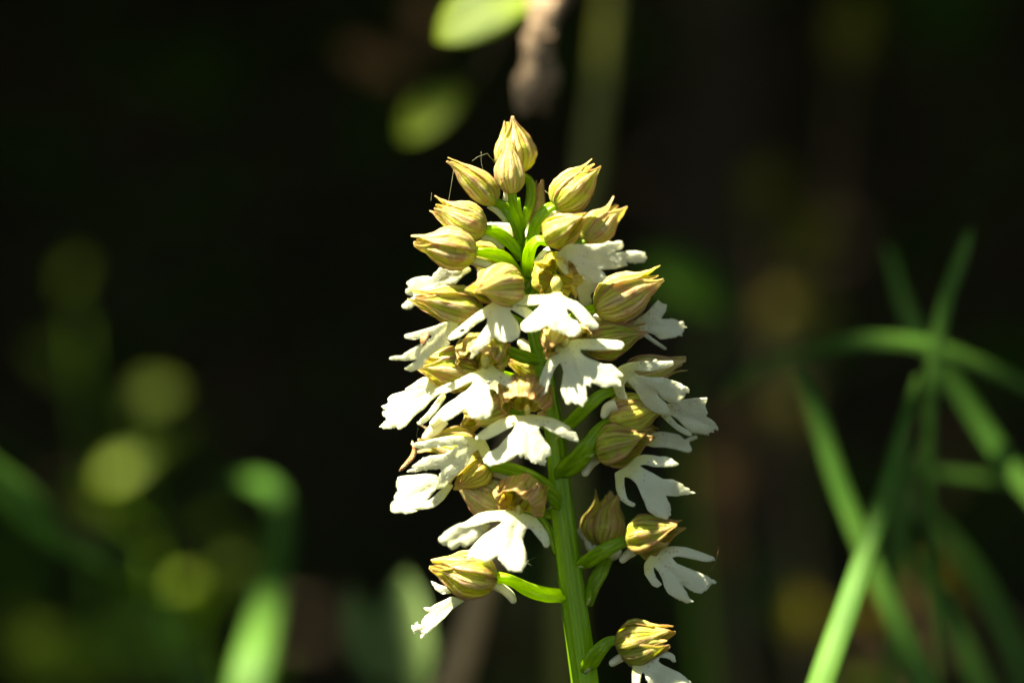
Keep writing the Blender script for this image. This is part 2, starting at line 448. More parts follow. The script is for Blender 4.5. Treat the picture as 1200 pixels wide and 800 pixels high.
lip(f, Z(450, 310, K, [(520, 50), (490, 30), (450, 15), (425, 35), (410, 55), (390, 70), (378, 98), (345, 92), (310, 92), (270, 98), (230, 108), (195, 128), (172, 150), (190, 165), (196, 180), (172, 195), (170, 220), (195, 238), (240, 242), (215, 262), (180, 285), (145, 318), (148, 340), (175, 350), (215, 340), (260, 310), (320, 270), (380, 230), (430, 180), (500, 165), (560, 150), (620, 90), (680, 50), (660, 20)]),
    (552, 316), (480, 345), -2, slope=.1, seed=7, cup=.03)
spur(f, [(560, 315, -4, 5), (578, 318, -4, 4.4), (596, 330, -3, 4)])
ovary(f, [(588, 305, -4, 4), (602, 318, -3, 4.6), (616, 345, -1, 4)])
b = fl('flower_bud')   # right upper, fat ridged
hood(b, (650, 244, 3), (702, 194, 2), 48, roll=-15, bend=.02, split=.32, seed=8)
ovary(b, [(653, 240, 3, 4), (640, 247, 3.5, 5.2), (627, 265, 3, 6.0), (616, 300, 1, 4.6)])
spur(b, [(655, 246, 1.5, 6), (644, 256, 1.5, 5.4), (635, 268, 1.5, 4.8)])
b = fl('flower_bud')   # small narrow one behind the stem
hood(b, (622, 266, -5), (634, 211, -6), 23, roll=30, split=.35, seed=9)
spur(b, [(620, 258, -5, 4), (617, 270, -5, 4), (616, 282, -4, 3.5)])
ovary(b, [(622, 264, -5, 3.5), (620, 285, -4, 4.5), (617, 310, -1, 4)])
f = fl()               # behind right: pale ridged hood with split tips
hood(f, (684, 284, -3), (728, 238, -5), 42, roll=0, split=.45, seed=10)
ovary(f, [(686, 282, -3, 4), (660, 300, -3, 4.5), (622, 330, -1, 4)])
lip(f, [(676, 322), (690, 324), (706, 329), (712, 334), (706, 341), (695, 342), (692, 346), (694, 354), (688, 359), (680, 356), (677, 346), (668, 340), (664, 328)], (668, 326), (705, 345), -1, slope=.1, seed=10)
f = fl()               # opened flower right, lip like a fan
hood(f, (641, 284, 8), (688, 255, 12), 42, roll=-20, bend=.02, split=.14, opened=True, seed=11)
ovary(f, [(643, 284, 7, 4), (630, 283, 6.5, 5), (621, 296, 5, 5.8), (617, 322, 1, 4.5)])
spur(f, [(645, 293, 5, 6), (637, 299, 5, 5.6), (630, 307, 4.5, 5)])
lip(f, Z(600, 220, K, [(355, 520), (385, 480), (430, 442), (520, 440), (600, 445), (720, 438), (735, 425), (755, 420), (775, 428), (800, 425), (820, 418), (858, 420), (872, 452), (860, 475), (835, 490), (810, 512), (900, 498), (960, 495), (1030, 510), (1053, 545), (1035, 580), (960, 592), (900, 578), (890, 570), (900, 610), (850, 618), (800, 634), (695, 642), (720, 665), (737, 700), (710, 738), (685, 742), (670, 736), (645, 742), (625, 732), (570, 705), (520, 665), (490, 605), (470, 585), (440, 570), (435, 600), (440, 640), (450, 670), (425, 685), (390, 655), (350, 600)]),
    (656, 292), (735, 318), 9.5, slope=.25, curve=.0, cup=.035, seed=11, side=-.35)
# white upright sliver behind the stem top
f = fl()
lip(f, [(566, 262), (580, 261), (597, 262), (604, 268), (604, 280), (590, 276), (575, 268)], (604, 272), (568, 262), -4, slope=0, seed=60)

# ---------------- second tier
f = fl()               # centre top, hood opened to the viewer
CUP = True; hood(f, (652, 322, 3), (652, 329, 9.5), 56, roll=0, split=.12, opened=True, seed=12, mat='petal_in'); CUP = False
column(f, 652, 346, 8.5, 22, 15)
ovary(f, [(650, 318, 3, 4), (638, 320, 2, 5), (622, 345, 1, 4.5)])
lip(f, [(570 + x / 8, 300 + y / 8) for x, y in [(590, 360), (480, 365), (380, 368), (250, 375), (212, 395), (215, 438), (250, 455), (380, 463), (480, 455), (515, 452), (470, 500), (440, 530), (400, 565), (360, 600), (320, 640), (330, 690), (380, 715), (450, 710), (520, 685), (565, 662), (590, 672), (600, 694), (625, 690), (640, 702), (665, 705), (680, 722), (705, 722), (725, 742), (752, 738), (775, 755), (800, 750), (815, 758), (850, 745), (885, 720), (892, 690), (880, 655), (850, 610), (800, 590), (765, 545), (752, 495), (775, 498), (810, 530), (850, 580), (900, 630), (960, 670), (1000, 692), (1042, 680), (1050, 645), (1000, 580), (930, 500), (850, 430), (760, 395), (720, 368), (700, 340), (640, 340)]],
    (651, 344), (655, 392), 10.5, slope=.75, curve=.03, cup=-.03, seed=12)
f = fl()               # left of it, hood closed over
hood(f, (603, 338, 5), (553, 333, 15), 54, roll=-10, bend=-.10, split=.2, opened=True, seed=13)
column(f, 586, 352, 9.5, 10, 9)
ovary(f, [(600, 336, 4, 4), (610, 345, 3, 4.5), (621, 365, 1, 4.5)])
lip(f, Z(450, 310, K, [(850, 235), (850, 290), (780, 338), (700, 395), (600, 475), (540, 525), (505, 560), (500, 575), (520, 590), (590, 570), (650, 525), (700, 480), (800, 415), (806, 440), (800, 475), (770, 520), (740, 560), (710, 605), (690, 640), (668, 668), (672, 682), (695, 688), (685, 705), (668, 735), (690, 728), (720, 705), (780, 650), (830, 605), (862, 565), (872, 572), (900, 600), (925, 600), (950, 610), (975, 600), (1000, 603), (1020, 588), (1050, 572), (1065, 515), (1050, 460), (1010, 405), (985, 362), (1000, 355), (1060, 390), (1110, 425), (1150, 470), (1190, 500), (1230, 470), (1200, 420), (1160, 365), (1105, 330), (1020, 318), (960, 290), (945, 235)]),
    (584, 347), (586, 398), 8.5, slope=.70, curve=.03, cup=-.03, seed=13)
f = fl()               # left bud-like hood with spent lip below
hood(f, (566, 366, 5), (479, 349, 8), 48, roll=12, bend=.03, split=.16, seed=14)
ovary(f, [(564, 364, 4, 4), (585, 368, 3, 4.8), (622, 385, 0, 4.5)])
lip(f, Z(450, 310, K, [(550, 430), (480, 448), (400, 478), (300, 510), (225, 532), (165, 548), (165, 572), (200, 583), (260, 583), (320, 565), (365, 550), (372, 572), (320, 600), (250, 640), (180, 682), (140, 712), (90, 715), (45, 722), (40, 740), (60, 746), (120, 742), (160, 752), (200, 748), (255, 742), (240, 760), (185, 792), (160, 815), (180, 825), (200, 835), (240, 830), (280, 812), (310, 780), (340, 740), (380, 700), (440, 655), (465, 645), (500, 640), (515, 615), (500, 585), (500, 560), (560, 500), (590, 460)]),
    (534, 377), (478, 428), 8, slope=.25, curve=.0, cup=-.04, seed=14, side=.25)
f = fl()               # right: shiny bud over a pale back-lit lip
hood(f, (697, 364, 4), (779, 328, 3), 55, roll=-8, bend=.06, split=.36, seed=15, mat='sepal')
ovary(f, [(700, 361, 4, 4), (686, 366, 3, 5), (665, 376, 1, 5), (630, 400, 0, 4.5)])
spur(f, [(703, 370, 2, 6), (692, 378, 2, 5)])
lip(f, Z(660, 300, K, [(560, 500), (650, 440), (700, 385), (740, 345), (760, 360), (775, 370), (808, 380), (800, 430), (765, 490), (850, 490), (885, 500), (900, 512), (940, 515), (945, 540), (968, 560), (940, 572), (945, 590), (925, 605), (930, 625), (900, 625), (850, 640), (760, 650), (700, 610), (655, 600), (700, 640), (770, 690), (808, 722), (790, 730), (720, 690), (660, 650), (610, 610), (575, 622), (540, 610), (510, 600), (530, 560)]),
    (742, 378), (800, 386), -1, slope=-.1, cup=-.01, seed=15)
f = fl()               # hood seen from the side behind the big lip
hood(f, (684, 404, 4), (758, 391, 3), 44, roll=-20, bend=.06, split=.2, seed=16, mat='sepal_green')
hood(f, (668, 398, 1), (745, 372, 0), 40, roll=20, bend=.0, split=.12, seed=17, mat='sepal_green')
ovary(f, [(686, 404, 3, 4), (665, 412, 2, 5), (636, 428, 0, 4.5)])
f = fl()               # big grey lip right of the stem
hood(f, (656, 382, 6), (641, 414, 14), 32, roll=60, bend=-.05, split=.5, opened=True, seed=18, mat='sepal_brown')
hood(f, (668, 392, 6), (690, 392, 11), 30, roll=-20, split=.3, opened=True, seed=19)
column(f, 661, 408, 9, 12, 14)
lip(f, Z(620, 370, K, [(270, 200), (330, 190), (400, 182), (520, 180), (650, 190), (690, 192), (730, 205), (745, 228), (720, 260), (600, 265), (480, 265), (400, 262), (405, 285), (425, 308), (460, 330), (520, 352), (580, 380), (640, 380), (690, 415), (735, 468), (695, 485), (715, 515), (722, 545), (705, 552), (680, 548), (650, 552), (600, 556), (560, 553), (520, 535), (482, 522), (478, 556), (462, 540), (442, 545), (450, 600), (456, 660), (430, 680), (420, 712), (405, 695), (375, 682), (365, 690), (330, 680), (318, 695), (300, 692), (280, 660), (258, 620), (250, 575), (260, 500), (268, 440), (255, 390), (238, 368), (215, 395), (190, 440), (160, 520), (135, 600), (105, 620), (82, 600), (78, 545), (85, 480), (110, 420), (150, 340), (195, 300), (205, 240), (215, 195)]),
    (659, 401), (690, 470), 9.5, slope=.42, curve=.0, cup=-.02, seed=18, side=-.1)

# ---------------- third tier, left
f = fl()               # hood far left, glittering lip below
hood(f, (560, 436, 2), (486, 425, 5), 52, roll=0, bend=.0, split=.22, seed=20)
ovary(f, [(558, 434, 2, 4), (590, 440, 0, 4.5), (640, 458, -1, 4.5)])
lip(f, Z(430, 390, K, [(560, 372), (500, 350), (440, 345), (400, 368), (350, 405), (300, 437), (310, 450), (350, 445), (400, 436), (440, 425), (385, 438), (300, 452), (255, 465), (200, 480), (165, 512), (168, 545), (145, 562), (108, 570), (125, 592), (145, 602), (122, 620), (122, 640), (150, 662), (155, 680), (125, 705), (98, 732), (130, 745), (180, 752), (230, 738), (242, 755), (265, 750), (310, 720), (380, 640), (450, 590), (500, 530), (560, 480), (580, 420)]),
    (516, 452), (452, 490), 3, slope=.15, cup=-.01, seed=20, side=-.45)
lip(f, Z(430, 390, K, [(600, 470), (560, 500), (520, 555), (480, 610), (430, 665), (390, 700), (400, 720), (440, 712), (480, 680), (540, 620), (580, 560), (620, 500)]), (521, 462), (490, 496), 6, slope=.1, seed=21)
spur(f, [(545, 468, -2, 7), (525, 480, -2, 7), (508, 496, -2, 5)])
spur(f, [(522, 492, -3, 6), (510, 502, -3, 8), (500, 512, -3, 6)])
f = fl()               # centre-left front flower
CUP = True; hood(f, (572, 400, 4), (560, 432, 9), 60, roll=0, bend=.03, split=.1, opened=True, seed=22, mat='sepal_green'); CUP = False
column(f, 569, 431, 9.5, 16, 12)
ovary(f, [(580, 404, 3, 4.5), (598, 411, 4, 5), (612, 418, 3, 6), (632, 424, 0, 5)])
lip(f, Z(430, 390, K, [(895, 270), (880, 285), (800, 320), (700, 370), (600, 410), (520, 448), (480, 472), (500, 490), (550, 487), (620, 468), (700, 435), (828, 378), (815, 415), (780, 450), (735, 475), (700, 510), (650, 540), (612, 578), (592, 620), (592, 645), (570, 665), (600, 695), (650, 672), (720, 625), (775, 592), (785, 615), (810, 650), (828, 670), (845, 660), (862, 675), (885, 668), (910, 678), (940, 672), (972, 635), (990, 570), (982, 530), (965, 485), (955, 440), (965, 395), (1000, 368), (1050, 400), (1100, 425), (1130, 442), (1150, 415), (1162, 385), (1140, 350), (1080, 318), (1010, 280), (965, 245), (935, 235)]),
    (570, 432), (568, 490), 9.5, slope=.62, curve=.015, cup=-.03, seed=22)
# ---------------- third tier, centre: flower facing the viewer over the stem
f = fl()
CUP = True; hood(f, (619, 445, 4), (614, 484, 10), 58, roll=0, bend=.05, split=.1, opened=True, seed=23, mat='sepal_brown'); CUP = False
column(f, 618, 487, 9.5, 12, 9)
ovary(f, [(618, 450, 4, 4.5), (628, 452, 2, 5), (645, 468, 0, 5)])
lip(f, Z(540, 460, K, [(480, 178), (400, 180), (300, 210), (200, 270), (150, 310), (115, 348), (120, 365), (160, 368), (210, 362), (300, 320), (380, 272), (428, 252), (400, 310), (340, 370), (295, 425), (230, 460), (195, 490), (176, 520), (185, 550), (205, 560), (220, 575), (290, 555), (370, 530), (430, 490), (455, 470), (462, 500), (475, 505), (490, 482), (505, 512), (530, 518), (560, 545), (600, 550), (620, 562), (655, 568), (662, 540), (660, 510), (700, 490), (698, 430), (660, 380), (622, 320), (608, 285), (622, 262), (650, 265), (700, 300), (780, 340), (860, 372), (915, 387), (922, 368), (900, 312), (860, 290), (855, 270), (800, 235), (740, 205), (640, 180), (560, 170)]),
    (619, 484), (619, 540), 10, slope=.60, curve=.02, cup=-.035, seed=23)
# pale half-hidden hood behind the stem
f = fl()
hood(f, (640, 436, -5), (596, 424, -3), 34, roll=0, split=.1, seed=24, mat='petal_in')
spur(f, [(626, 418, -5, 8), (618, 408, -5, 8), (612, 402, -5, 6)])
lip(f, [(572, 440), (590, 448), (600, 452), (604, 462), (600, 476), (590, 482), (578, 472), (570, 455)], (598, 442), (590, 480), -4, slope=.2, seed=24)
# third tier, right
f = fl()
hood(f, (728, 444, 2), (805, 426, 1), 40, roll=-60, bend=.02, split=.42, seed=25)
ovary(f, [(722, 459, 4, 4), (706, 463, 5, 5.5), (688, 476, 5, 6), (668, 494, 3, 6.4), (650, 510, 0, 6)])
lip(f, Z(680, 400, K, [(300, 200), (350, 175), (400, 163), (470, 155), (560, 152), (588, 138), (612, 152), (680, 154), (722, 152), (730, 180), (690, 200), (640, 215), (560, 235), (480, 232), (420, 230), (440, 258), (500, 272), (560, 280), (640, 280), (740, 310), (820, 350), (850, 370), (845, 400), (818, 400), (820, 430), (780, 460), (730, 485), (680, 470), (640, 445), (600, 405), (620, 440), (665, 475), (690, 520), (708, 560), (690, 580), (640, 572), (600, 560), (560, 545), (500, 500), (460, 430), (420, 370), (365, 318), (345, 335), (350, 390), (370, 440), (398, 505), (378, 525), (330, 480), (285, 430), (255, 355), (255, 310), (270, 270)]),
    (730, 432), (790, 480), 7.5, slope=.05, cup=-.02, seed=25, side=-.35)
f = fl()
hood(f, (708, 492, 4), (782, 476, 3), 52, roll=-10, bend=.03, split=.14, seed=26, mat='petal_in')
ovary(f, [(713, 493, 5, 4), (704, 503, 6, 6), (690, 520, 6.5, 7), (676, 536, 5, 8), (660, 547, 2, 8), (654, 552, 0, 6)])
spur(f, [(722, 474, 6, 8), (712, 478, 6, 7), (708, 486, 6, 5)])
lip(f, Z(680, 400, K, [(660, 490), (730, 480), (800, 455), (900, 440), (990, 438), (990, 460), (980, 482), (975, 500), (985, 530), (995, 558), (978, 585), (1000, 592), (1040, 620), (1060, 640), (1075, 672), (1075, 692), (1045, 690), (1040, 715), (1020, 708), (1000, 715), (1000, 735), (975, 725), (930, 720), (860, 710), (800, 650), (750, 600), (700, 575), (730, 610), (760, 645), (800, 668), (850, 700), (870, 722), (865, 738), (820, 730), (750, 690), (690, 640), (650, 600), (610, 560), (620, 530)]),
    (774, 478), (838, 500), 3, slope=-.1, cup=-.01, seed=26, side=-.3)
f = fl()               # lip showing behind, right
hood(f, (730, 500, -5), (770, 508, -4), 34, seed=27, mat='sepal_green')
lip(f, Z(660, 470, K, [(660, 290), (700, 245), (750, 235), (800, 240), (900, 260), (950, 298), (1000, 275), (1042, 266), (1042, 290), (985, 320), (990, 345), (1002, 372), (990, 400), (950, 395), (900, 380), (800, 360), (700, 358), (650, 340)]), (760, 515), (812, 525), -2, slope=-.1, seed=27)
f = fl()               # right lower front flower
hood(f, (699, 532, 6), (766, 514, 9), 52, roll=-15, bend=.04, split=.36, opened=True, seed=28, mat='sepal_green')
ovary(f, [(702, 529, 6, 4), (692, 530, 6.5, 6), (678, 540, 5, 8), (664, 549, 3, 8), (655, 556, 1, 6)])
spur(f, [(702, 536, 4, 6), (692, 543, 4, 6.5), (686, 553, 4, 5.5)])
bract(f, 697, 532, 7.5, -8, 3, 3)
lip(f, [(660 + x / K, 470 + y / K) for x, y in [(405, 560), (450, 530), (500, 500), (560, 440), (620, 417), (700, 420), (750, 430), (800, 430), (850, 450), (865, 465), (903, 490), (870, 507), (800, 515), (700, 510), (640, 495), (600, 502), (640, 530), (700, 560), (780, 605), (850, 610), (900, 630), (938, 650), (945, 668), (990, 685), (992, 700), (1038, 716), (950, 730), (870, 742), (800, 735)]] +
    [(782, 584), (785.5, 592), (786, 602), (782, 608.5), (775, 607), (767, 604), (759, 598), (755, 588), (750, 576), (745, 566), (738, 560), (732, 559), (731.5, 566), (733, 577), (736, 585), (744.6, 590), (742, 593.5), (735, 591), (727, 585), (722, 573), (721, 562)],
    (732, 553), (782, 600), 8, slope=.30, cup=-.02, seed=28, side=-.1)

# ---------------- fourth tier, left
f = fl()               # lip pointing left under the centre-left flower
hood(f, (580, 476, 3), (548, 498, 11), 56, roll=5, bend=-.05, split=.3, opened=True, seed=29, mat='sepal_green')
ovary(f, [(580, 480, 2, 4), (600, 484, 1, 4.5), (645, 500, 0, 5)])
lip(f, Z(440, 480, K, [(780, 222), (700, 205), (560, 208), (480, 222), (400, 240), (340, 252), (285, 262), (290, 285), (330, 300), (420, 300), (540, 282), (645, 275), (610, 305), (540, 345), (440, 358), (370, 378), (330, 410), (282, 442), (305, 450), (275, 465), (242, 485), (300, 487), (420, 466), (500, 460), (516, 478), (490, 530), (480, 575), (476, 605), (490, 622), (540, 600), (600, 540), (680, 470), (730, 410), (760, 340), (798, 315), (815, 345), (832, 378), (855, 415), (880, 430), (898, 402), (900, 350), (895, 310), (870, 260), (850, 228)]),
    (561, 518), (506, 556), 8, slope=.35, cup=-.02, seed=29, side=.2)
b = fl()               # hood behind it with three tips to the left
hood(b, (566, 530, -3), (489, 514, -4), 44, roll=30, bend=.02, split=.75, seed=30)
hood(b, (572, 538, 0), (530, 572, 1), 46, roll=0, split=.12, seed=31, mat='petal_in')
ovary(b, [(562, 544, 1, 5), (590, 546, 3, 6.4), (618, 556, 3.5, 6.6), (640, 570, 2, 6), (656, 582, 0, 5)])
spur(b, [(560, 548, -1, 8), (580, 552, -1, 8), (597, 560, -1, 5)])
lip(b, [(512, 557), (500, 555), (491, 556), (478, 557), (467, 559), (465, 568), (466, 575), (462, 582), (463, 586), (459, 589), (458, 598), (463, 601), (470, 600), (476, 602), (484, 600), (490, 598), (483, 597), (500, 596), (510, 593), (520, 585), (531, 569), (526, 566), (516, 574), (506, 584), (500, 587), (507, 578), (514, 568)], (520, 566), (462, 592), -1, slope=-.05, seed=30, side=-.4)
f = fl('flower')       # pinkish bud behind, low left, with a lip behind
hood(f, (594, 594, -1), (535, 562, -3), 50, roll=0, bend=0, split=.1, seed=32)
ovary(f, [(590, 592, -2, 4), (620, 598, -3, 5), (655, 606, -1, 5)])
lip(f, [(500 + x / K, 550 + y / K) for x, y in [(260, 420), (200, 450), (140, 488), (120, 515), (92, 540), (108, 575), (140, 588), (160, 592), (180, 612), (205, 625), (235, 610), (265, 588), (285, 605), (305, 605), (340, 585), (400, 540), (470, 470), (495, 430), (400, 410)]], (570, 612), (518, 640), -5, slope=0, seed=32)
# ---------------- fourth tier centre front
f = fl()
CUP = True; hood(f, (624, 564, 4), (603, 598, 10), 56, roll=0, bend=.05, split=.1, opened=True, seed=33, mat='sepal_brown'); CUP = False
column(f, 608, 602, 10, 9, 8)
ovary(f, [(625, 575, 4, 5), (638, 574, 4, 6), (650, 585, 2.5, 6), (652, 596, .5, 5)])
ptube('ovary', [(630, 602, -1, 3), (642, 618, -1, 4), (652, 648, -.5, 4)], M['ovary'], f, n=12, m=10)
lip(f, Z(500, 550, K, [(700, 322), (600, 318), (480, 325), (400, 345), (320, 398), (282, 420), (250, 440), (300, 450), (400, 432), (500, 405), (560, 400), (585, 403), (585, 418), (540, 450), (450, 508), (380, 575), (345, 620), (325, 660), (330, 672), (312, 700), (335, 695), (360, 685), (390, 700), (420, 705), (470, 716), (520, 692), (560, 665), (562, 700), (575, 708), (600, 740), (620, 765), (640, 790), (665, 790), (700, 797), (725, 792), (742, 802), (755, 775), (772, 740), (776, 650), (755, 580), (750, 540), (762, 505), (775, 468), (790, 458), (812, 462), (850, 510), (885, 550), (905, 575), (918, 602), (945, 608), (962, 580), (955, 535), (940, 490), (900, 430), (850, 370), (780, 345)]),
    (608, 600), (594, 660), 10, slope=.55, curve=.01, cup=-.03, seed=33)
# lower left flower with bud-like hood and small drooping lip
f = fl()
hood(f, (582, 680, 4), (502, 661, 6), 54, roll=-12, bend=.0, split=.12, seed=34)
ovary(f, [(579, 675, 4, 5), (600, 679, 4.5, 5.4), (620, 690, 4, 6.6), (640, 697, 2.5, 7), (662, 699, 0, 6.6)])
spur(f, [(577, 684, 2.5, 6), (590, 690, 2.5, 6), (598, 697, 2.5, 6), (601, 702, 2.5, 5)])
lip(f, [(470 + x / 5.97, 630 + y / 5.97) for x, y in [(440, 440), (360, 408), (300, 435), (240, 462), (205, 485), (165, 482), (160, 495), (180, 515), (200, 522), (170, 545), (150, 575), (140, 605), (122, 608), (120, 585), (105, 590), (98, 610), (75, 608), (78, 635), (90, 662), (125, 655), (140, 672), (132, 700), (150, 698), (170, 680), (230, 625), (300, 562), (360, 495)]], (540, 700), (492, 742), 4, slope=.1, seed=34, side=-.3)
lip(f, [(470 + x / 5.97, 630 + y / 5.97) for x, y in [(208, 302), (230, 308), (260, 322), (300, 335), (340, 350), (350, 385), (290, 390), (255, 372), (228, 345)]], (530, 692), (506, 682), 1, slope=.1, seed=35)
# bud behind right
b = fl('flower_bud')
hood(b, (703, 640, -4), (714, 574, -5), 52, roll=40, split=.55, seed=36, mat='sepal_green')
ovary(b, [(713, 655, -4, 5), (706, 668, -3, 6.5), (694, 686, -2, 7), (688, 706, 0, 6)])
spur(b, [(690, 632, -4, 5), (684, 628, -4, 4), (680, 622, -4, 4)])
spur(b, [(700, 642, -4, 6), (692, 642, -4, 5), (688, 634, -4, 4)])
spur(b, [(716, 652, -4, 6), (722, 650, -3, 5), (725, 646, -3, 4)])
# low right flower
f = fl()
hood(f, (734, 634, 5), (801, 620, 9), 50, roll=-15, bend=.02, split=.40, opened=True, seed=37, mat='sepal_green')
hood(f, (745, 628, 4), (784, 632, 9), 44, roll=120, bend=.0, split=.1, opened=True, seed=38, mat='sepal_green')
ovary(f, [(736, 633, 5, 5), (722, 639, 5, 6.4), (704, 647, 4, 7), (690, 655, 2, 7), (674, 662, 0, 5)])
spur(f, [(742, 645, 3, 7), (735, 650, 3, 6), (730, 655, 3, 5)])
lip(f, [(755.5, 659), (760.5, 652), (772, 643), (787, 639.6), (802, 640.5), (819, 645.5), (835.5, 652), (837.5, 656.3), (827.5, 658), (811, 654.6), (795, 651.5), (788, 653), (794, 660), (811, 667), (827.5, 674), (840, 681.5), (834, 684), (828, 690), (822, 695), (814, 694), (806, 689), (799, 684), (804, 692), (808, 700), (813, 704), (806, 706), (795, 702), (783, 695), (778, 686), (776, 678), (771, 669), (766, 664), (766.5, 670), (770, 678), (775.5, 684), (770.5, 688), (764, 685), (755.5, 672), (754.6, 663)],
    (762, 650), (815, 695), 7, slope=.25, cup=-.02, seed=37)
# bottom right flower
f = fl()
hood(f, (723, 758, 4), (792, 738, 8), 48, roll=-15, bend=-.02, split=.25, opened=True, seed=39, mat='sepal_green')
hood(f, (728, 762, 4), (786, 752, 9), 42, roll=130, bend=0, split=.1, opened=True, seed=40, mat='sepal_green')
ovary(f, [(727, 751, 4, 4.4), (715, 752, 4, 5.4), (703, 761, 3.5, 7), (692, 773, 2.5, 8), (684, 784, 1, 6)])
spur(f, [(732, 768, 3, 6), (724, 772, 3, 5.6), (718, 776, 3, 5)])
bract(f, 683, 786, 2, 12, -6, 5)
lip(f, Z(630, 680, K, [(745, 650), (800, 615), (860, 580), (950, 550), (1010, 550), (1050, 568), (1070, 585), (1075, 608), (1082, 630), (1060, 635), (1040, 618), (1000, 602), (955, 600), (945, 625), (970, 650), (1050, 690), (1120, 725), (1170, 765), (1200, 795), (1190, 850), (1100, 880), (1000, 868), (920, 850), (880, 830), (850, 770), (830, 720), (812, 722), (802, 760), (800, 800), (780, 840), (750, 830), (738, 790), (738, 720)]),
    (744, 778), (785, 808), 7, slope=.3, cup=-.02, seed=39)

# small bracts where the ovaries leave the stem
for i, (x, y, dx, dy) in enumerate([(612, 300, -8, -5), (616, 312, 6, -8), (618, 335, 6, -10), (612, 326, -9, -6), (652, 590, -10, 6), (662, 702, -12, -1), (688, 706, 5, -8), (676, 662, 8, 2), (630, 425, -9, 0), (648, 515, 9, -5), (655, 552, 10, 2)]):
    bract(ORCHID, x, y, 1.2, dx, dy, 2.6)

# ------------------------------------------------------------------ bits caught on the spike
def husk(name, label, cat, pts, mat, **k):
    o = ptube(name, pts, M[mat], None, n=18, m=10, ribs=3, rib=.35, twist=4, **k)
    o["label"] = label; o["category"] = cat; return o
husk('dry_husk', 'curled orange brown husk lying on a white petal at the left of the orchid', 'husk', [(498, 388, 11, 1.2), (500, 393, 11.5, 3.2), (497, 399, 11.5, 3.6), (496, 405, 11.3, 1.2)], 'husk', flat=.5)
husk('withered_scrap', 'thin withered brown scrap dangling from the left side petal of the orchid', 'plant debris', [(483, 516, 6, .8), (486, 526, 6, 2.2), (484, 535, 6, 3.2), (477, 543, 6, 2.2), (472, 548, 6, 1.8), (468, 552, 6, .6)], 'husk', flat=.6)
husk('seed_scrap', 'tiny tan seed hanging beside the lowest right petals of the orchid', 'seed', [(842, 643, 6, .4), (841, 647, 6, 1.0), (840, 651, 6, .3)], 'husk')
def scar(name, label, x, y, d, r):
    V = []; n = 20; c = P(x, y, d); V.append(c + Vector((0, -.00025, 0))); UV = [(0, 0)]
    for i in range(n):
        a = 2 * math.pi * i / n; rr = r / S * 1e-3 * (1 + .15 * noise.noise(Vector((math.cos(a) * 2, math.sin(a) * 2, x))))
        V.append(c + Vector((math.cos(a) * rr * 1.2, .0003, math.sin(a) * rr))); UV.append((1, 0))
    o = new_obj(name, mesh(name, V, [(0, i + 1, (i + 1) % n + 1) for i in range(n)], UV), M['speck']); o["label"] = label; o["category"] = 'insect'; return o
blemish = ptube('petal_speck', [(538.5, 388.5, 13.6, .5), (540, 387.8, 13.8, 1.9), (543, 386.6, 13.8, 2.0), (545, 385.6, 13.6, .6)], M['speck'], None, n=12, m=12, flat=.7)  # small dark spot on the petal, modelled as a raised speck
blemish["label"] = 'tiny dark spot on the white arm of an upper left petal'; blemish["category"] = 'beetle'
web = thing('spider_web', 'faint broken spider silk strung between the top buds of the orchid', 'spider web')
for a_ in [[(532, 197, 3), (529, 216, 4), (525, 240, 4)], [(553, 189, 3), (560, 184, 3), (571, 180, 3)], [(564, 178, 3), (564, 190, 3), (566, 199, 3)], [(573, 209, 3), (583, 214, 3), (594, 220, 4)], [(622, 211, 0), (633, 219, 0), (646, 230, 2)], [(571, 180, 3), (579, 190, 2), (585, 202, 2)],
            [(616, 658, 4), (622, 655, 4), (628, 652, 4)], [(616, 658, 4), (621, 661, 4), (624, 663, 4)], [(505, 236, 4), (506, 226, 4)], [(693, 455, 3), (699, 461, 3), (706, 463, 3)], [(488, 512, 2), (490, 500, 2)], [(842, 640, 6), (838, 660, 5), (832, 668, 5)]]:
    ptube('thread', [(x, y, d, .14) for x, y, d in a_], M['silk'], web, n=8, m=5)

# ------------------------------------------------------------------ ground: soil with invented banks raised behind to block sky light
def ground_z(x, y):
    r = math.hypot(x, y + .3)
    z = (3.6 * sm(2.6, 6.0, r) + 2.0 * sm(6, 30, r)) * (.05 + .95 * sm(-2.5, 1.5, y))
    z += .03 * noise.noise(Vector((x * 2, y * 2, 0))) + .008 * noise.noise(Vector((x * 11, y * 11, 3)))
    return z - .005
V = []; UV = []; rings = [0] + [.05 * 1.13 ** i for i in range(68)]; nseg = 96
rings = [r for r in rings if r < 180] + [180, 260]
for r in rings:
    for j in range(nseg):
        a = 2 * math.pi * j / nseg; x, y = r * math.cos(a), -.3 + r * math.sin(a)
        V.append((x, y, ground_z(x, y))); UV.append((x, y))
g = new_obj('ground', mesh('ground', V, grid_faces(len(rings), nseg, True), UV), M['soil'], kind='structure')

# ------------------------------------------------------------------ background plants; SPOTS: chosen places where the added leaves are pruned to admit sun
MAIN_GAP = (P(612, 400, 0), .050)  # opening left in the added small leaves so sun reaches the spike
SPOTS = []
def lit(p, r): SPOTS.append((p, min(.6, max(.012, (r - .002) * 10))))

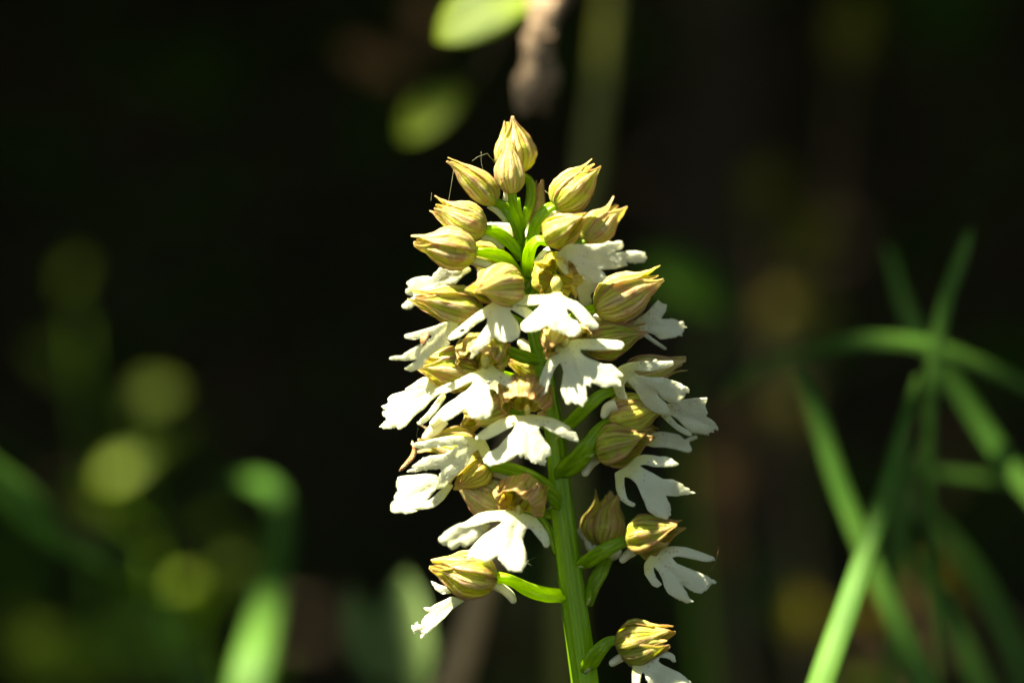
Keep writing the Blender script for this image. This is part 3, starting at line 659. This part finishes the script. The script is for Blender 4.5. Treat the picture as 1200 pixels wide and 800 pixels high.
def blade(label, pts, y=None, width=None, mat='grass', group='grass blades around the orchid', spots=(), fold=.35, name='grass_blade', cat='grass blade'):
    """pts: (px, py, y metres behind, width px)"""
    q = [(*PY(a, b_, c), w_ / S * 1e-3 / 2 * (D + c) / D) for a, b_, c, w_ in pts]
    sp = spline(q, 40); V = []; UV = []; m = 7
    for i, s_ in enumerate(sp):
        c = Vector(s_[:3]); t = (Vector(sp[min(i + 1, 39)][:3]) - Vector(sp[max(i - 1, 0)][:3])).normalized()
        sd = t.cross(Vector((.25, 1, -.75)).normalized()).normalized(); nn = sd.cross(t)
        for j in range(m):
            v = -1 + 2 * j / (m - 1)
            V.append(c + sd * (max(s_[3], 2e-4) * v) + nn * (fold * max(s_[3], 2e-4) * abs(v))); UV.append((i / 39, (v + 1) / 2))
    o = new_obj(name, mesh(name, V, grid_faces(40, m), UV), M[mat])
    md = o.modifiers.new("thickness", 'SOLIDIFY'); md.thickness = .0003
    o["label"] = label; o["category"] = cat; o["group"] = group
    for (a, b_, c, r) in spots: lit(PY(a, b_, c), r)
    return o

def leaf_mesh(name, c, axis, nrm, L, W, mat, parent, droop=.15, fold=.18, n=14, m=9):
    axis = axis.normalized(); sd = axis.cross(nrm).normalized(); nn = sd.cross(axis).normalized()
    V = []; UV = []
    for i in range(n):
        u = i / (n - 1); ww = W / 2 * (math.sin(math.pi * u ** .85) ** .8 if 0 < u < 1 else .02)
        cc = c + axis * (L * (u - .5)) - nn * (droop * L * (u - .5) ** 2)
        for j in range(m):
            v = -1 + 2 * j / (m - 1)
            V.append(cc + sd * (ww * v) + nn * (fold * ww * abs(v) + .03 * W * noise.noise(Vector((u * 5, v * 3, c.x * 50))))); UV.append((u, (v + 1) / 2))
    o = new_obj(name, mesh(name, V, grid_faces(n, m), UV), M[mat], parent)
    o.modifiers.new("thickness", 'SOLIDIFY').thickness = .0003
    return o

def weed(name, label, cat, px, py, y, leaves, mat='leaf', group='leafy weeds behind the orchid', stem_mat='stem', h=0, lean=0):
    """a plant whose leaves sit at given photo places; leaves: (px, py, len px, wid px, angle deg, tilt, spot radius)"""
    root = thing(name, label, cat, group=group)
    base = PY(px, py, y); gz = ground_z(base.x, base.y)
    top = PY(px, py, y)
    x2 = top.x + lean
    path = [(x2, y + .01, gz, .0022), ((x2 + top.x) / 2 + .01, y + .01, (gz + top.z) / 2, .0018), (top.x, y + .005, top.z, .0008)]
    tube('stem', path, M[stem_mat], root, n=20, m=8)
    sc = 1e-3 / S * (D + y) / D
    for (a, b_, L, W, ang, tilt, spot) in leaves:
        yy = y + random.uniform(-.01, .01)
        c = PY(a, b_, yy)
        ax = Vector((math.cos(R(ang)), 0, math.sin(R(ang))))
        nr = Vector((0, -math.cos(R(tilt)), math.sin(R(tilt)))) if abs(ax.z) < .8 else Vector((-.75, -.65, .2))
        leaf_mesh('leaf', c, ax, nr, L * sc, W * sc, mat, root)
        # stalk back to the stem
        e = c - ax * (L * sc * .48); tz = min(top.z, e.z - .01)
        tube('stalk', [(*e, .0004), ((e.x + top.x) / 2, yy, (e.z + tz) / 2, .0005), (top.x + (x2 - top.x) * .1, y + .008, tz, .0006)], M[stem_mat], root, n=8, m=6)
        if spot: lit(c, spot)
    return root

random.seed(5)
G = 'grass blades around the orchid'
# right side grass
blade('broad upright grass blade sweeping up from the bottom right beside the orchid', [(930, 900, 0.031, 31), (965, 790, 0.037, 31), (1000, 690, 0.046, 28.2), (1030, 600, 0.056, 24), (1058, 500, 0.068, 15.5), (1075, 440, 0.081, 5.6)], spots=[(985, 740, 0.040, .020), (965, 800, 0.037, .009), (1010, 660, 0.050, .010)])
blade('short erect grass tip standing above the crossing of the right blades', [(1110, 900, 0.087, 5.6), (1092, 640, 0.084, 7.1), (1090, 470, 0.081, 14.1), (1104, 370, 0.081, 15.5), (1128, 295, 0.081, 12.7), (1138, 270, 0.081, 2.8)], spots=[(1115, 340, 0.081, 0.0038), (1090, 420, 0.081, 0.0043)])
blade('grass blade bent over level, crossing behind the right hand tips', [(840, 465, 0.136, 11.3), (900, 425, 0.124, 15.5), (990, 400, 0.099, 21.2), (1080, 402, 0.099, 21.2), (1160, 430, 0.105, 18.3), (1260, 480, 0.112, 12.7)], spots=[(1020, 400, 0.099, 0.0056), (1170, 435, 0.105, 0.0029)])
blade('long slanting grass blade running down right of the level blade', [(1040, 290, 0.124, 7.1), (1070, 380, 0.118, 16.9), (1120, 450, 0.112, 21.2), (1180, 540, 0.105, 24), (1260, 640, 0.099, 21.2)], spots=[(1170, 520, 0.105, 0.0047)])
blade('yellow green grass blade slanting down behind the broad right blade', [(930, 430, 0.105, 5.6), (955, 480, 0.099, 18.3), (985, 570, 0.093, 21.2), (1030, 680, 0.087, 24), (1075, 780, 0.081, 26.8), (1120, 900, 0.074, 25.4)], spots=[(975, 530, 0.099, 0.0056), (1040, 700, 0.087, 0.0056)])
blade('narrow dark grass blade rising at the right beside the broad blade', [(1040, 900, 0.124, 11.3), (1050, 650, 0.124, 18.3), (1062, 570, 0.124, 18.3), (1078, 520, 0.124, 5.6)], spots=[(1058, 590, 0.124, 0.0038)])
blade('faint level grass blade entering at the right edge', [(1040, 545, 0.124, 7.1), (1120, 555, 0.118, 14.1), (1230, 568, 0.118, 16.9)], spots=[(1160, 560, 0.118, 0.0034)])
blade('dim arching grass blade falling to the lower right corner', [(1040, 560, 0.186, 7.1), (1120, 640, 0.174, 16.9), (1180, 740, 0.167, 21.2), (1220, 860, 0.161, 21.2)], spots=[(1170, 710, 0.167, 0.0038)])
blade('dark grass blade leaning in at the lower right behind the others', [(1050, 620, 0.149, 7.1), (1100, 700, 0.143, 21.2), (1150, 800, 0.136, 25.4), (1190, 900, 0.136, 25.4)], spots=[])
# left side grass
blade('pale green grass blade slanting in from the left edge', [(-60, 515, .13, 42), (0, 565, .14, 50), (70, 622, .15, 46), (130, 670, .17, 34), (180, 700, .2, 16), (220, 715, .22, 4)], spots=[(-10, 560, .14, .040), (40, 600, .145, .034), (90, 640, .155, .018)])
blade('broad grass blade with a bent over tip left of the orchid', [(270, 950, .14, 60), (290, 800, .15, 54), (312, 700, .17, 42), (325, 630, .19, 30), (325, 585, .2, 24), (300, 562, .21, 22), (255, 560, .23, 10), (235, 570, .24, 2)], spots=[(296, 775, .155, .013), (310, 700, .17, .008), (318, 575, .2, .014)])
blade('thin dark grass blade falling across the lower left corner', [(100, 620, .3, 8), (190, 720, .3, 18), (260, 840, .3, 20)])
# brown stalk behind the orchid, lower centre
blade('dead straw coloured stalk rising behind the lowest left flower', [(505, 900, .13, 44), (535, 790, .13, 42), (556, 720, .13, 34), (578, 640, .13, 24), (600, 540, .13, 12)], mat='straw', name='dead_stalk', cat='dead stalk', group=None, fold=.8, spots=[(545, 750, .13, .007)]) if False else None
ds = tube('dead_stalk', [(*PY(480, 1400, .13), .004), (*PY(505, 900, .13), .0038), (*PY(535, 790, .13), .0036), (*PY(556, 720, .13), .0030), (*PY(580, 630, .13), .0024), (*PY(600, 500, .14), .0010)], M['straw'], None, n=40, m=14, ribs=5, rib=.08)
ds["label"] = 'dead straw coloured stalk leaning behind the lowest left flower'; ds["category"] = 'dead stalk'; lit(PY(548, 745, .13), .010)
# tall green stalk, upper centre right
ts = tube('green_stalk', [(*PY(640, 2200, .30), .0045), (*PY(668, 500, .30), .0028), (*PY(690, 200, .30), .0025), (*PY(708, 60, .30), .0023), (*PY(728, -150, .30), .002)], M['stalk'], None, n=50, m=14)
ts["label"] = 'tall dull green stalk standing behind and above the top buds'; ts["category"] = 'plant stalk'; lit(PY(702, 50, .30), .008); lit(PY(697, 110, .30), .005)

# leaf cluster and twig hanging in from above
shrub = thing('shrub_branch', 'hanging shrub branch with green leaves and knobbly bark above the orchid', 'branch')
tw_ = tube('twig', [(*PY(700, -900, .22), .006), (*PY(690, -200, .13), .0050), (*PY(655, -40, .11), .0042), (*PY(642, 5, .085), .0036), (*PY(633, 30, .08), .0026), (*PY(634, 45, .08), .0033), (*PY(626, 72, .08), .0024), (*PY(621, 102, .08), .0029), (*PY(611, 134, .08), .0010)], M['twig'], shrub, n=70, m=16, ribs=3, rib=.14, twist=22)
tube('twig', [(*PY(634, 55, .085), .0022), (*PY(642, 92, .085), .0022), (*PY(635, 112, .085), .0016), (*PY(640, 134, .085), .0008)], M['twig'], shrub, n=24, m=12, ribs=3, rib=.2, twist=9)
lit(PY(632, 40, .08), .024); lit(PY(625, 80, .08), .024); lit(PY(616, 120, .08), .022)
sc = 1e-3 / S * (D + .08) / D
leaf_mesh('leaf', PY(575, 12, .085), Vector((.86, 0, .42)), Vector((-.1, -.8, .6)), 150 * sc, 92 * sc, 'leaf', shrub)
lit(PY(560, 35, .085), .035); lit(PY(585, 20, .085), .03)
leaf_mesh('leaf', PY(508, 130, .20), Vector((.75, 0, .6)), Vector((-.2, -.8, .5)), 120 * sc, 70 * sc, 'leaf', shrub); lit(PY(500, 130, .2), .022)
tube('stalk', [(*PY(640, -20, .09), .0008), (*PY(665, -45, .10), .0010)], M['twig'], shrub, n=6, m=8)
tube('stalk', [(*PY(553, 98, .20), .0006), (*PY(590, 40, .16), .0008), (*PY(640, -20, .11), .0010)], M['twig'], shrub, n=10, m=8)
leaf_mesh('leaf', PY(440, 75, .45), Vector((.85, 0, -.45)), Vector((-.1, -.8, .5)), 150 * sc, 60 * sc, 'leaf_brown', shrub)
leaf_mesh('leaf', PY(500, 20, .5), Vector((.2, 0, 1)), Vector((-.1, -.8, .5)), 150 * sc, 60 * sc, 'leaf_brown', shrub)

# bokeh weeds, left
weed('leafy_weed', 'leafy weed behind on the left with two sunlit leaves at mid height', 'weed', 175, 620, .45,
     [(145, 548, 56, 34, 25, 45, .030), (190, 515, 70, 30, 30, 40, .006), (180, 462, 60, 44, 15, 40, .004), (105, 585, 70, 30, 160, 20, 0)])
weed('leafy_weed', 'slender weed far left with one small dim lit leaf', 'weed', 90, 380, .55, [(88, 318, 40, 34, 60, 50, .016), (60, 420, 60, 30, 140, 20, 0)], 'leaf')
weed('leafy_weed', 'low weed left of the bent grass blade with round lit leaf', 'weed', 225, 740, .42, [(218, 682, 26, 24, 0, 50, .026), (285, 652, 50, 34, 20, 40, .004), (250, 610, 60, 26, 10, 40, .002)])
weed('leafy_weed', 'low weed in the lower left corner with a faint lit leaf', 'weed', 30, 790, .5, [(22, 722, 36, 30, 0, 40, .002), (70, 770, 140, 70, -10, 30, .002)])
weed('broad_leaved_weed', 'broad pale leaved weed behind the lower left of the orchid', 'weed', 470, 900, .17, [(478, 745, 150, 110, 95, 50, .026), (425, 745, 120, 60, 105, 15, .003)], 'leaf_pale')
weed('leafy_weed', 'small weed at the foot of the bent grass blade', 'weed', 250, 860, .2, [(250, 775, 50, 24, 110, 30, .003), (340, 780, 40, 22, 60, 30, .002)])
# dim green leaves, right of the spike and withered ones
weed('leafy_weed', 'dark leafy weed right behind the flower spike', 'weed', 800, 450, .35, [(800, 330, 130, 100, 150, 50, .010), (715, 605, 60, 44, 10, 30, 0)], 'leaf_dark')
W = 'withered weeds on the right'
weed('withered_weed', 'tall withered weed with yellowed leaves on the right', 'weed', 930, 560, .60, [(950, 285, 70, 60, 60, 50, .003), (935, 365, 90, 60, 10, 50, .006), (900, 215, 50, 50, 60, 40, .003), (925, 480, 56, 60, 60, 40, .003), (1000, 30, 90, 60, 80, 40, .004)], 'leaf_yellow', W, 'straw')
weed('withered_weed', 'withered weed with small orange brown leaves low on the right', 'weed', 1080, 800, .45, [(1065, 680, 44, 30, 60, 50, .011), (1095, 665, 40, 22, 50, 50, .009), (935, 720, 60, 60, 80, 40, .002), (1020, 710, 30, 40, 100, 40, .004), (1110, 700, 40, 26, 130, 40, .003)], 'leaf_yellow', W, 'straw')
weed('withered_weed', 'withered brown weed close behind the right petals', 'weed', 850, 700, .55, [(850, 560, 60, 70, 85, 40, .005), (845, 640, 70, 60, 95, 40, .004), (870, 480, 60, 50, 60, 40, 0)], 'leaf_brown', W, 'straw')
weed('leafy_weed', 'weed in the lower right corner with a pale lit leaf', 'weed', 1060, 900, .3, [(1060, 785, 40, 22, 60, 40, .007), (1020, 795, 60, 30, 0, 40, .006)])

# ------------------------------------------------------------------ undergrowth, trunks, unseen shading leaves
rng = np.random.default_rng(7)
SKY_GAPS = [(.1, -2.0, 1.4), (.6, -.3, .33)]  # openings in the unseen canopy, sized to set the fill light
def leaf_frames(n, upbias, seed):
    rg = np.random.default_rng(seed)
    a = rg.normal(size=(n, 3)); a[:, 2] *= .5; a /= np.linalg.norm(a, axis=1)[:, None]
    nn = rg.normal(size=(n, 3)); nn[:, 2] += upbias * 3; nn -= (nn * a).sum(1)[:, None] * a; nn /= np.linalg.norm(nn, axis=1)[:, None]
    return a, nn, np.cross(a, nn)
def leaf_mass(name, C, size, mat, upbias=.6, seed=3, frames=None):
    n = len(C)
    a, nn, s = frames if frames is not None else leaf_frames(n, upbias, seed)
    z = size[:, None]
    pts = [C - a * z * .5, C - a * z * .12 + s * z * .27 + nn * z * .06, C - a * z * .12 - s * z * .27 + nn * z * .06, C + a * z * .22 + s * z * .2 + nn * z * .03, C + a * z * .22 - s * z * .2 + nn * z * .03, C + a * z * .5 - nn * z * .08]
    V = np.stack(pts, 1).reshape(-1, 3)
    base = (np.arange(n) * 6)[:, None]
    T = np.concatenate([base + np.array(t) for t in ([0, 1, 2], [1, 3, 4], [1, 4, 2], [3, 5, 4])], 1).reshape(-1, 3)
    me = bpy.data.meshes.new(name); me.vertices.add(len(V)); me.vertices.foreach_set("co", V.astype(np.float32).ravel())
    me.loops.add(T.size); me.loops.foreach_set("vertex_index", T.astype(np.int32).ravel())
    me.polygons.add(len(T)); me.polygons.foreach_set("loop_start", np.arange(0, T.size, 3, dtype=np.int32)); me.polygons.foreach_set("loop_total", np.full(len(T), 3, dtype=np.int32))
    uvp = np.tile(np.array([[0, .5], [.38, 0], [.38, 1], [.7, .1], [.7, .9], [1, .5]]), (n, 1))
    ul = me.uv_layers.new(name="UVMap"); ul.data.foreach_set("uv", uvp[T.ravel()].astype(np.float32).ravel())
    me.update(calc_edges=True); me.validate()
    return new_obj(name, me, M[mat], kind='stuff')

# leaves on stems in the dark behind, thinning towards the orchid
n = 9000
C = np.stack([rng.uniform(-3.2, 3.2, n), 1.0 + 2.6 * rng.random(n) ** .8, rng.random(n) ** 1.3 * 1.7], 1)
C[:, 2] += np.array([max(0, ground_z(x, y)) for x, y, _ in C])
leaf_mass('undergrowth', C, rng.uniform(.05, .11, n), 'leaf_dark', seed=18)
# litter
n = 3500
xy = rng.normal(size=(n, 2)) * 1.1
C = np.stack([xy[:, 0], xy[:, 1] + .3, [ground_z(x, y + .3) + .006 for x, y in xy]], 1)
C[:, 2] += rng.random(n) * .01
leaf_mass('leaf_litter', C, rng.uniform(.03, .07, n), 'leaf_brown', upbias=3, seed=19)
for (x, y, r, lean, lab) in [(-.95, 2.3, .06, .1, 'slim dark tree trunk in the wood at the upper left'), (.18, 1.9, .045, -.05, 'slender dark trunk behind the twig above the orchid'), (1.0, 2.9, .10, .12, 'stout dark tree trunk in the wood on the right'), (-.25, 3.3, .12, -.1, 'thick dark trunk far back left of the spike')]:
    t = thing('tree', lab, 'tree', group='trees in the dark wood')
    gz = ground_z(x, y)
    tube('trunk', [(x, y, gz - .05, r * 1.35), (x + lean * .1, y, gz + .3, r), (x + lean * .6, y, gz + 1.2, r * .85), (x + lean, y + .05, gz + 2.6, r * .6), (x + lean * 1.6, y, gz + 3.6, r * .35)], M['bark'], t, n=30, m=16, ribs=5, rib=.05)
    for q in range(4):
        a = q * 1.7 + x; h = gz + 1.7 + .35 * q
        tube('limb', [(x + lean * .8, y, h, r * .35), (x + lean + .4 * math.cos(a), y + .4 * math.sin(a), h + .35, r * .22), (x + lean + 1.0 * math.cos(a), y + 1.0 * math.sin(a), h + .5, r * .08)], M['bark'], t, n=12, m=8)

# unseen canopy added for shade, opened for sky fill; under it, across the sun's path,
# an added layer of loose small leaves, thinned to place the light flecks
sv = np.array(SUN)
t1 = Vector(SUN).orthogonal().normalized(); t2 = SUN.cross(t1); n1, n2 = np.array(t1), np.array(t2)
def off_axis(C, p):
    v = C - np.array(p); al = v @ sv; return np.linalg.norm(v - al[:, None] * sv, axis=1)
n = 80000
C = np.stack([rng.uniform(-5.5, 5.0, n), rng.uniform(-5.0, 6.0, n), rng.uniform(2.3, 3.6, n)], 1)
size = rng.uniform(.14, .22, n)
keep = ~(off_axis(C, (.02, .22, .3)) < .42)
for (gx, gy, gr) in SKY_GAPS:
    keep &= ~(np.hypot(C[:, 0] - gx, C[:, 1] - gy) < gr)
C = C[keep]; size = size[keep]
leaf_mass('shade_canopy', C, size, 'leaf_dark', frames=leaf_frames(len(C), .5, 10))
n = 34000
al = rng.uniform(1.25, 2.0, n); ra = .62 * np.sqrt(rng.random(n)); an = rng.uniform(0, 6.2832, n)
C = np.array([.02, .22, .3]) + al[:, None] * sv + (ra * np.cos(an))[:, None] * n1 + (ra * np.sin(an))[:, None] * n2
size = rng.uniform(.035, .065, n)
A, NN, SD = leaf_frames(n, .5, 12)
keep = ~(off_axis(C, MAIN_GAP[0]) < MAIN_GAP[1] + size * .4)
rs = random.Random(2)
for p, frac in sorted(SPOTS, key=lambda z: z[1]):  # remove leaves until each spot gets its wanted share of sun
    idx = np.nonzero(keep & (off_axis(C, p) < .07))[0]
    rays = []; g1, g2 = rs.uniform(0, 6.28), rs.uniform(0, 6.28); NR = 64
    for q in range(NR):
        r_ = math.sqrt((q + .5) / NR); a = q * 2.399963
        jx, jy = r_ * math.cos(a), r_ * math.sin(a)
        dd = (SUN + (t1 * jx + t2 * jy) * .0046).normalized()
        a2 = rs.uniform(0, 6.283); r2 = .010 * math.sqrt(rs.random()); o_ = np.array(p) + n1 * r2 * math.cos(a2) + n2 * r2 * math.sin(a2)
        rays.append((o_, np.array(dd), r2 * math.cos(a2 + g1) / .01 + (jx * math.cos(g1) - jy * math.sin(g1)) * .8))
    rays.sort(key=lambda z: z[2])
    hits = []
    for o_, dd, _ in rays:
        den = NN[idx] @ dd; den[np.abs(den) < 1e-6] = 1e-6
        tt = ((C[idx] - o_) * NN[idx]).sum(1) / den
        h = o_ + tt[:, None] * dd - C[idx]
        e = (h * A[idx]).sum(1) / (size[idx] * .5); g_ = (h * SD[idx]).sum(1) / (size[idx] * .27)
        hits.append(idx[(np.abs(e) + np.abs(g_) * .75 < 1.05)])
    gone = set(); want = max(1, int(round(frac * NR)))
    for h in hits:
        if sum(1 for hh in hits if all(z in gone for z in hh)) >= want: break
        gone.update(h.tolist())
    keep[list(gone)] = False
leaf_mass('sun_mask_leaves', C[keep], size[keep], 'leaf_dark', frames=(A[keep], NN[keep], SD[keep]))  # unseen layer that masks the sun outside the wanted flecks
